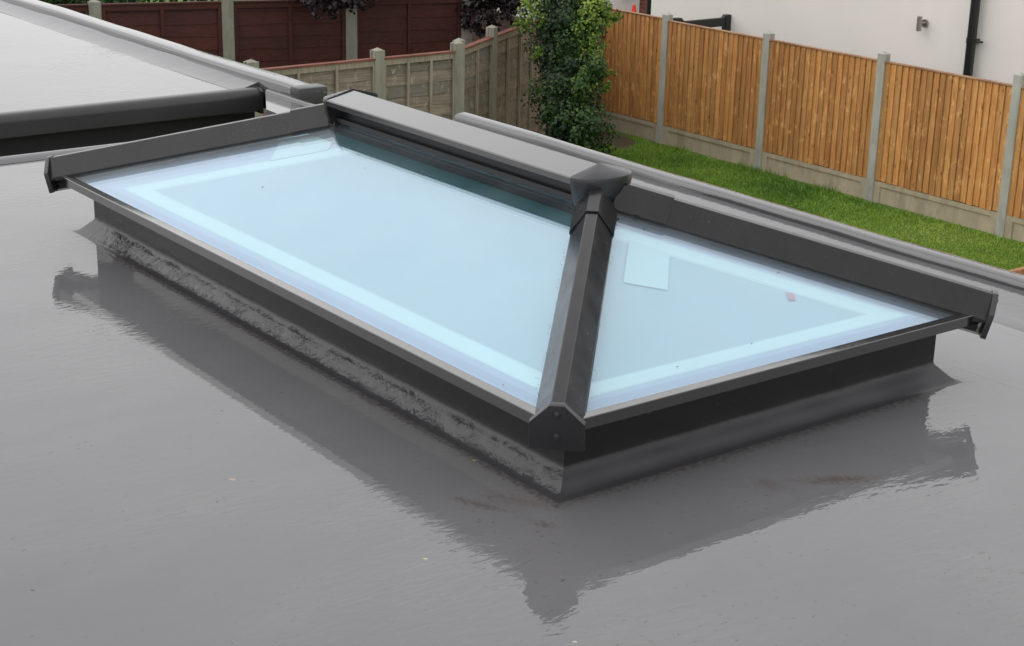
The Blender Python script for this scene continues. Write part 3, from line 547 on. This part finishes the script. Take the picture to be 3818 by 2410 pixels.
def lap_fence(P, Q, top, parent, mats, nb, bottom=G, cap=.02, board=.125, mid=2, frame=.045, back=False):
    """overlapping horizontal boards between frames, from P to Q; nb battens"""
    P = Vector((P[0], P[1], 0)); Q = Vector((Q[0], Q[1], 0)); D = Q-P; Ln = D.length; d_ = D/Ln; n_ = Vector((0, 0, 1)).cross(d_); tocam = Vector((CAM.x, CAM.y, 0))-P
    if n_.dot(tocam) < 0: n_ = -n_
    mb = MB(); tn = []; z = bottom+.02; k = 0
    while z < top-.02:
        hh = board*random.uniform(.9, 1.1); z2 = min(z+hh+.02, top-.005); segs = 8
        for s_i in range(segs):
            u0, u1 = Ln*s_i/segs, Ln*(s_i+1)/segs
            def wv_(u): return .006*math.sin(u*7+k*2.1)+.004*math.sin(u*17+k)
            c0 = len(mb.v)
            a0, a1 = P+d_*u0, P+d_*u1
            q = [a0+n_*.012+Vector((0, 0, z+wv_(u0))), a1+n_*.012+Vector((0, 0, z+wv_(u1))), a1+n_*.002+Vector((0, 0, z2)), a0+n_*.002+Vector((0, 0, z2)), a0-n_*.006+Vector((0, 0, z)), a1-n_*.006+Vector((0, 0, z)), a1-n_*.006+Vector((0, 0, z2)), a0-n_*.006+Vector((0, 0, z2))]
            mb.add(q, [(0, 1, 2, 3), (4, 7, 6, 5), (0, 4, 5, 1), (3, 2, 6, 7), (0, 3, 7, 4), (1, 5, 6, 2)]); 
            if s_i == 0: tv = random.random()
            tn += [tv]*(len(mb.v)-c0)
        z += hh; k += 1
    pn = mb.build('panel', mats[0], parent, tone=tn)
    R = Matrix.Rotation(math.atan2(d_.y, d_.x), 3, 'Z'); fr = MB()
    for i in range(nb+2):
        u = frame/2+(Ln-frame)*i/(nb+1); fr.box(P+d_*u+n_*.027+Vector((0, 0, (bottom+top)/2)), (frame*.68, .028, top-bottom-.05), R)
    fr.box(P+d_*Ln/2+n_*.024+Vector((0, 0, top-.03)), (Ln, .024, .06), R); fr.build('batten', mats[1], pn)
    cr = MB(); cr.box(P+d_*Ln/2+n_*.012+Vector((0, 0, top+.012)), (Ln, .075, .018), R); cr.build('cap_rail', mats[2], parent)
# weathered grey fence: straight run, then turning to the ivy corner
gf = thing('weathered_panel_fence', (-12, 8, G), 'low weathered grey lap panel fence with mossy concrete posts, bending towards the ivy', 'fence')
gm = (M['greywood'], M['batten'], M['redcap']); gtop = -1.275
ga = [atz(340, 190, gtop), atz(600, 172, gtop), atz(881, 139, gtop), atz(1080, 124, gtop)]
gx_ = -11.9
ga = [Vector((gx_, p.y, 0)) for p in ga]
for i in range(3): lap_fence(ga[i]+Vector((0, .045, 0)), ga[i+1]-Vector((0, .045, 0)), gtop, gf, gm, 2)
for p in (ga[1], ga[2], ga[3]): post(p, gtop+.10, .10, .10, M['post_old'], gf, math.pi/2)
gb0 = Vector((-11.98, 8.16, 0)); gcor = Vector((-14.45, 11.90, 0)); dvec = (gcor-gb0).normalized()
u2 = 1.02
rz_ = math.atan2(dvec.y, dvec.x); gb1 = gb0+dvec*u2; gb2 = gb1+dvec*1.83; gb3 = gcor
post(gb0, gtop+.11, .10, .10, M['post_old'], gf, rz_); post(gb1, gtop+.12, .10, .10, M['post_old'], gf, rz_); post(gb2, gtop-.55, .07, .09, M['post_old'], gf, rz_)
lap_fence(gb0+dvec*.05, gb1-dvec*.05, gtop, gf, gm, 1); lap_fence(gb1+dvec*.05, gb2-dvec*.05, gtop, gf, gm, 3); lap_fence(gb2+dvec*.05, gb3-dvec*.05, gtop, gf, gm, 3)
# tall red-brown fence behind
bf = thing('red_brown_panel_fence', (-14.4, 7, G), 'tall dark red-brown panel fence standing behind the low grey one', 'fence')
bm_ = (M['brown'], M['brownrail'], M['brownrail']); btop = -.97
q0, q1 = atz(172, 15, btop), atz(1092, -6, btop); dv = Vector((q1.x-q0.x, q1.y-q0.y, 0)).normalized()
bx = [222, 534, 824, 1095]; bp = []
for x in bx:   # sight line meets the fence line
    dd = ray(x, 40 if x > 300 else 14); nn = Vector((-dv.y, dv.x, 0)); t_ = (Vector((q0.x, q0.y, 0))-Vector((CAM.x, CAM.y, 0))).dot(nn)/Vector((dd.x, dd.y, 0)).dot(nn); p = CAM+dd*t_; bp.append(Vector((p.x, p.y, 0)))
bp = [bp[0]-(bp[1]-bp[0])]+bp
for i in range(4): lap_fence(bp[i]+dv*.06, bp[i+1]-dv*.06, btop-.02*(0), bf, bm_, 1, board=.15, frame=.06)
for p in bp: post(p, btop+.045, .11, .11, M['post_old'], bf, math.atan2(dv.y, dv.x))
r0, r1 = atz(1102, 6, -1.36), atz(1262, 52, -1.36)
sf = thing('russet_side_fence', (r0.x, r0.y, G), 'short russet panel with pale coping, seen between purple leaves and ivy', 'fence')
lap_fence((r0.x, r0.y), (r1.x, r1.y), -1.36, sf, (M['brown'], M['brownrail'], M['post']), 2, board=.15)
# ================================================================ white house, gate, lamp, pipe
HY = 13.6; hx0 = aty(1531, 20, HY).x
ho = thing('white_rendered_house', (-6, 17, G), 'white rendered house wall rising behind the orange fence', 'house')
hw = MB(); hw.span((hx0, HY, G), (1.5, HY+8, G+5.9)); hw.build('wall', M['render'], ho)
rf = MB(); rf.add([(hx0-.3, HY-.35, G+5.85), (1.8, HY-.35, G+5.85), (1.8, HY+8.35, G+5.85), (hx0-.3, HY+8.35, G+5.85), (hx0-.3, HY+4, G+7.2), (1.8, HY+4, G+7.2)], [(0, 1, 5, 4), (2, 3, 4, 5), (0, 4, 3), (1, 2, 5), (0, 3, 2, 1)]); rf.build('roof', M['tile'], ho)
# downpipes
def downpipe(x, label, r=.055, grp=None):
    dp = thing('downpipe', (x, HY-.10, G), label, 'downpipe', grp)
    mb = MB(); mb.cyl((x, HY-.09, G), (x, HY-.09, G+5.8), r, n=20); mb.build('pipe', M['pipe'], dp, smooth=True)
    for zz in (-1.21, .6):
        mb = MB(); mb.cyl((x, HY-.09, zz-.03), (x, HY-.09, zz+.03), r+.006, n=20); mb.cyl((x+.04, HY-.09, zz), (x+.155, HY-.09, zz), .013, n=10); mb.span((x-.05, HY-.06, zz-.02), (x+.05, HY-.002, zz+.02)); mb.build('clip', M['pipe'], dp, smooth=True)
downpipe(aty(2284, 100, HY-.09).x, 'black round downpipe on the white wall, right of the steel wall lamp')
dp = thing('downpipe', (hx0-.07, HY+.02, G), 'black downpipe at the far corner of the white house beside brick pier', 'downpipe')
mb = MB(); mb.cyl((hx0-.06, HY+.03, G), (hx0-.06, HY+.03, G+5.8), .055, n=16); mb.build('pipe', M['pipe'], dp, smooth=True)
lp = aty(2163, 56, HY-.09)
wl = thing('wall_lamp', (lp.x, HY, lp.z), 'small brushed steel up-down wall lamp on the white wall', 'wall lamp')
mb = MB(); mb.cyl((lp.x, HY-.10, lp.z-.085), (lp.x, HY-.10, lp.z+.085), .031, n=20); mb.build('lamp_body', M['steel'], wl, smooth=True)
mb = MB(); mb.cyl((lp.x, HY-.07, lp.z), (lp.x, HY-.02, lp.z), .018, n=14); mb.cyl((lp.x+.012, HY-.02, lp.z), (lp.x+.012, HY-.001, lp.z), .048, n=24); mb.build('mounting_plate', M['steel'], wl, smooth=True)
GX = atx(1715, 35, -13.42).x
gt_ = thing('side_gate', (-13.42, 12.9, G), 'black timber side gate between orange fence and white wall', 'gate')
gy1 = aty(1718, 40, 13.52).y; yR = atx(1716, 34, -13.42); yL = atx(1587, 43, -13.42)
mb = MB(); mb.span((-13.46, yR.y-.10, G+.03), (-13.38, yR.y, yR.z)); mb.build('stile', M['gateblack'], gt_, bevel=.008)
mb = MB(); mb.span((-13.46, yL.y, G+.03), (-13.38, yL.y+.10, yL.z)); mb.build('stile', M['gateblack'], gt_, bevel=.008)
zr_ = atx(1690, 43, -13.42).z; mb = MB(); mb.span((-13.45, yL.y+.10, zr_-.11), (-13.39, yR.y-.10, zr_))
mb.add([(-13.448, yR.y-.10, zr_), (-13.448, yR.y-.14, zr_), (-13.448, yR.y-.10, yR.z-.01), (-13.392, yR.y-.10, zr_), (-13.392, yR.y-.14, zr_), (-13.392, yR.y-.10, yR.z-.01)], [(0, 1, 2), (3, 5, 4), (0, 2, 5, 3), (1, 4, 5, 2), (0, 3, 4, 1)])
mb.add([(-13.448, yL.y+.10, zr_), (-13.448, yL.y+.16, zr_), (-13.448, yL.y+.10, yL.z-.01), (-13.392, yL.y+.10, zr_), (-13.392, yL.y+.16, zr_), (-13.392, yL.y+.10, yL.z-.01)], [(0, 1, 2), (3, 5, 4), (0, 2, 5, 3), (1, 4, 5, 2), (0, 3, 4, 1)])
mb.build('top_rail', M['gateblack'], gt_)
mb = MB(); mb.span((-13.45, yL.y+.10, G+.5), (-13.39, yR.y-.10, G+.62)); mb.build('mid_rail', M['gateblack'], gt_)
k = 0
y = yL.y+.16
while y < yR.y-.31:
    mb = MB(); mb.span((-13.435, y, G+.06), (-13.405, y+.09, zr_-.11)); mb.build('slat', M['gateblack'], gt_); y += .195
# garage with ribbed door and brick pier, beyond the gap
gq0, gq1, gq2 = aty(1395, 15, 15.2), aty(1508, 15, 15.2), aty(1527, 15, 15.2)
gr = thing('garage', (gq0.x, 15.2, G), 'garage with ribbed grey door and brick pier beside the white house', 'garage')
mb = MB(); zt_ = G+2.3
for i in range(23): mb.add([(gq0.x, 15.2, G+i*.1), (gq1.x, 15.2, G+i*.1), (gq1.x, 15.2, G+i*.1+.085), (gq0.x, 15.2, G+i*.1+.085), (gq1.x, 15.215, G+i*.1+.1), (gq0.x, 15.215, G+i*.1+.1)], [(0, 1, 2, 3), (3, 2, 4, 5)])
mb.build('garage_door', M['garage'], gr)
mb = MB(); mb.span((gq1.x, 15.15, G), (gq2.x+.3, 15.5, G+2.6)); mb.build('brick_pier', M['brick'], gr)
mb = MB(); mb.span((gq0.x-.4, 15.23, G), (gq1.x+.2, 20, G+2.6)); mb.span((gq0.x-.4, 15.15, G), (gq0.x-.001, 15.229, G+2.6)); mb.build('wall', M['brick'], gr)
# traffic cone tip above the fence
cp_ = atz(1492, 11, G+.75); cn = thing('traffic_cone', (cp_.x*.0+(-14.62), 0, G), 'orange-red traffic cone whose tip shows above the orange fence', 'traffic cone')
# the cone stands on the drive before the garage
dd = ray(1491, 12); tcone = (14.75-CAM.y)/dd.y; tipp = CAM+dd*tcone
cn.location = (tipp.x, tipp.y, G)
pl = MB(); 
hcone = tipp.z-G
mb = MB(); mb.cyl((tipp.x, tipp.y, G+hcone-.72), (tipp.x, tipp.y, G+hcone), .15, .022, 24); mb.build('cone_body', M['conered'], cn, smooth=True)
mb = MB(); mb.span((tipp.x-.2, tipp.y-.2, G+hcone-.75), (tipp.x+.2, tipp.y+.2, G+hcone-.72)); mb.build('cone_base', M['conered'], cn, bevel=.01)
bn = thing('brick_plinth', (tipp.x, tipp.y, G), 'low brick wall end under the traffic cone, behind the orange fence', 'wall')
mb = MB(); mb.span((tipp.x-.3, tipp.y-.25, G), (tipp.x+.3, tipp.y+.25, G+hcone-.751)); mb.build('brickwork', M['brick'], bn)
# parked van
vc = Vector((-18.6, 14.2, G))
vn = thing('parked_van', vc, 'white van parked behind the fence corner, half hidden by ivy and purple leaves', 'van')
vd = Vector((math.cos(math.radians(60)), math.sin(math.radians(60)), 0)); vs_ = Vector((vd.y, -vd.x, 0))
mb = MB(); mb.extrude([(-2.3, .3), (-2.3, 1.95), (-2.15, 2.1), (.9, 2.1), (1.25, 2.0), (1.75, 1.2), (2.35, 1.0), (2.45, .85), (2.45, .3)], vc+vs_*-.9, vc+vs_*.9, vd, (0, 0, 1)); mb.build('body', M['vanwhite'], vn, smooth=True, bevel=.04)
for sdn in (-1, 1):
    mb = MB(); mb.extrude([(.35, 1.25), (.35, 1.85), (1.15, 1.85), (1.55, 1.25)], vc+vs_*.9*sdn, vc+vs_*.91*sdn, vd, (0, 0, 1)); mb.build('side_window', M['darkglass'], vn)
    mb = MB(); mb.box(vc+vs_*1.02*sdn+vd*1.4+Vector((0, 0, 1.3)), (.12, .16, .22)); mb.build('wing_mirror', M['pipe'], vn, bevel=.02)
    for uu in (-1.5, 1.6):
        mb = MB(); mb.cyl(vc+vs_*.72*sdn+vd*uu+Vector((0, 0, .33)), vc+vs_*.92*sdn+vd*uu+Vector((0, 0, .33)), .33, n=24); wo = mb.build('wheel', M['tyre'], vn, smooth=True)
        mb = MB(); mb.cyl(vc+vs_*.91*sdn+vd*uu+Vector((0, 0, .33)), vc+vs_*.93*sdn+vd*uu+Vector((0, 0, .33)), .2, n=20); mb.build('rim', M['steel'], wo)
mb = MB(); mb.add([vc+vd*1.29+vs_*-.8+Vector((0, 0, 1.95)), vc+vd*1.29+vs_*.8+Vector((0, 0, 1.95)), vc+vd*1.77+vs_*.8+Vector((0, 0, 1.22)), vc+vd*1.77+vs_*-.8+Vector((0, 0, 1.22))], [(0, 1, 2, 3)]); mb.build('windscreen', M['darkglass'], vn)
# raised bed of new timber on the lawn
bc = atz(2369, 642, G+.27)
rbd = thing('raised_bed', (bc.x, bc.y, G), 'corner of a new orange timber raised bed on the lawn', 'raised bed')
for (a, b2) in (((bc.x-.05, bc.y, 0), (bc.x, bc.y+1.2, 0)), ((bc.x+1.2, bc.y, 0), (bc.x+1.25, bc.y+1.2, 0)), ((bc.x+.001, bc.y, 0), (bc.x+1.199, bc.y+.05, 0)), ((bc.x+.001, bc.y+1.15, 0), (bc.x+1.199, bc.y+1.2, 0))):
    mb = MB(); mb.span((a[0], a[1], G), (b2[0], b2[1], G+.27)); mb.build('sleeper', M['sleeper'], rbd, bevel=.004)
mb = MB(); mb.span((bc.x+.002, bc.y+.052, G), (bc.x+1.198, bc.y+1.148, G+.05)); mb.build('soil', M['soil'], rbd)
# ================================================================ ivy over the fence corner
iv = thing('ivy', (-13.9, 11.4, G), 'dense green ivy tumbling over the fence corner, yellower towards the orange fence', 'climbing plant')
def path(px): return [Vector(p) for p in px]
# lumps: image point, depth offset towards camera, radius
lumps = []
def lump(x, y, t, r, n, tone): d_ = ray(x, y); p = CAM+d_*(t/d_.dot(_f)); lumps.append((p, r, n, tone))
D0 = 19.35
ys = np.linspace(-60, 328, 17)
for y in ys:
    f_ = (y+60)/388.
    cxl, wdt = 1322+26*f_+14*math.sin(y*.045), (80 if y < 50 else 63-20*f_)+10*math.sin(y*.08+1)
    for k in range(8):
        u = random.uniform(-1, 1); x = cxl+u*wdt; front = random.random() < .45
        dep = D0-.45-1.0*f_-(random.uniform(.15, .42) if front else 0)
        tv = .08+.10*u+(.20 if front else 0)+(.16 if u > .25 and y < 220 else 0)+random.uniform(-.08, .06)-.08*f_  # back and lower lumps darker: depth shade put into the leaf tone
        lumps.append((CAM+ray(x, y+random.uniform(-14, 14))*dep, random.uniform(.07, .15) if front else random.uniform(.14, .24), 150 if front else 260, tv))
for (x, y, r, n_, tn_) in ((1392, 28, .16, 240, .85), (1380, 60, .17, 230, .72), (1405, 62, .09, 90, .6), (1428, 40, .06, 50, .55), (1250, 30, .16, 160, .62), (1238, 52, .13, 90, .6), (1372, 130, .15, 220, .74), (1392, 100, .10, 120, .68), (1365, 205, .14, 180, .72), (1378, 235, .09, 90, .72), (1352, 258, .13, 150, .64), (1388, 165, .08, 80, .6), (1450, 36, .04, 25, .5), (1260, 215, .12, 80, .4)):
    lumps.append((CAM+ray(x, y)*(D0-1.1), r, n_, tn_))
pts = []; nr = []; tn = []; szs = []
for p, r, n_, tv in lumps:
    d_ = rng.normal(size=(n_, 3)); d_ /= np.linalg.norm(d_, axis=1)[:, None]; rr = r*rng.uniform(.55, 1.12, n_)[:, None]
    pts.append(np.array(p)+d_*rr*[1, 1, 1.25]); nr.append(d_+rng.normal(0, .5, (n_, 3))+[.35, -.35, .35]); tn.append(np.clip(rng.normal(tv, .17, n_)+.12*d_[:, 2], 0, 1)); szs.append(rng.uniform(.022, .046, n_))
# trailing strands
for (x, y, dx_, dy_) in ((1375, 245, 40, 20), (1400, 165, 45, 12), (1420, 60, 45, -22), (1245, 45, -38, 22), (1370, 290, 32, 14), (1400, 205, 30, 10), (1425, 25, 30, 30), (1255, 20, -22, -12), (1380, 120, 48, -6), (1400, 185, 34, 22), (1385, 265, 24, 34), (1290, 190, -26, 34), (1275, 110, -22, 30), (1372, 300, 30, 14)):
    for s_i in range(26):
        u = s_i/25; P_ = CAM+ray(x+dx_*u, y+dy_*u+6*math.sin(u*5))*(D0-1.2); m_ = 3
        pts.append(np.array(P_)+rng.normal(0, .02, (m_, 3))); nr.append(rng.normal(size=(m_, 3))+[.4, -.4, .5]); tn.append(np.clip(rng.normal(.7, .15, m_), 0, 1)); szs.append(rng.uniform(.02, .04, m_))
leaves('foliage', np.concatenate(pts), np.concatenate(nr), np.concatenate(szs), M['ivy'], np.concatenate(tn), iv)
for k in range(9):
    st = MB()
    b0 = Vector((-13.85+random.uniform(-.25, .25), 11.35+random.uniform(-.2, .25), G)); p = b0
    for j in range(8):
        q = p+Vector((random.uniform(-.07, .07), random.uniform(-.05, .07), .22)); st.cyl(p, q, .016-.0015*j, .0145-.0015*j, 7); p = q
    st.build('stem', M['bark'], iv)
# ================================================================ purple-leaved tree hanging over the brown fence
pt = thing('purple_leaved_tree', (-15.4, 8.9, G), 'dark purple-leaved tree drooping over the top of the red-brown fence', 'tree')
tb = MB(); tb.cyl((-15.5, 8.9, G), (-15.35, 8.85, -.3), .11, .08, 12)
tips = []
for (x, y) in ((720, -30), (750, -10), (780, -5), (820, -12), (850, -20), (1070, -40), (1100, -15), (1120, 5), (1150, 8), (1180, 0), (1205, -10), (980, -60), (900, -60), (1140, -40)):
    tp_ = atx(x, y, -13.7+random.uniform(-.4, .3)); tips.append(tp_); mid = (Vector((-15.35, 8.85, -.3))+tp_)/2+Vector((0, 0, .45)); tb.cyl((-15.35, 8.85, -.3), mid, .05, .03, 8); tb.cyl(mid, tp_, .03, .01, 8)
tb.build('trunk', M['bark'], pt, smooth=True)
pts = []; nr = []; tn = []; szs = []
def puff(p, r, n_, tv, sz=(.035, .075)):
    d_ = rng.normal(size=(n_, 3)); d_ /= np.linalg.norm(d_, axis=1)[:, None]; pts.append(np.array(p)+d_*r*rng.uniform(.2, 1.1, n_)[:, None]); nr.append(d_+rng.normal(0, .6, (n_, 3))+[0, 0, .4]); tn.append(np.clip(rng.normal(tv, .2, n_), 0, 1)); szs.append(rng.uniform(sz[0], sz[1], n_))
for tp_ in tips: puff(tp_, .22, 170, .45); puff(tp_+Vector((0, 0, .35)), .4, 200, .4)
for (x, y, r, n_) in ((735, 6, .09, 60), (738, 20, .05, 25), (775, 12, .10, 80), (782, 28, .06, 30), (786, 40, .03, 12), (820, 6, .09, 60), (850, 4, .08, 45), (745, 38, .025, 10), (1100, 20, .13, 110), (1110, 45, .12, 100), (1125, 62, .10, 70), (1150, 35, .14, 120), (1165, 60, .07, 40), (1190, 28, .11, 90), (1205, 15, .10, 80), (1130, 82, .05, 25), (1095, 60, .05, 25), (1215, 5, .1, 60)):
    puff(atx(x, y, -13.55), r, n_, .55)
for k in range(60): puff(Vector((-15+random.gauss(0, .9), 8.6+random.gauss(0, 1.3), .6+random.gauss(0, .5))), .35, 70, .4, (.05, .09))
leaves('crown', np.concatenate(pts), np.concatenate(nr), np.concatenate(szs), M['purple'], np.concatenate(tn), pt)
# hedge beyond the brown fence, far left
hg = thing('hedge', (-16.6, 5.8, G), 'green leafy hedge showing above the red-brown fence at the top left', 'hedge')
pts = []; nr = []; tn = []; szs = []
for k in range(150): puff(Vector((-16.5+random.uniform(-.5, .5), random.uniform(2.5, 7.6), random.uniform(-2.0, -.25))), .3, 80, .5, (.05, .10))
leaves('foliage', np.concatenate(pts), np.concatenate(nr), np.concatenate(szs), M['hedge'], np.concatenate(tn), hg)
for k in range(8): tb = MB(); tb.cyl((-16.5, 2.8+k*.6, G), (-16.5+random.uniform(-.2, .2), 2.8+k*.6, -1.0), .04, .02, 8); tb.build('stem', M['bark'], hg)
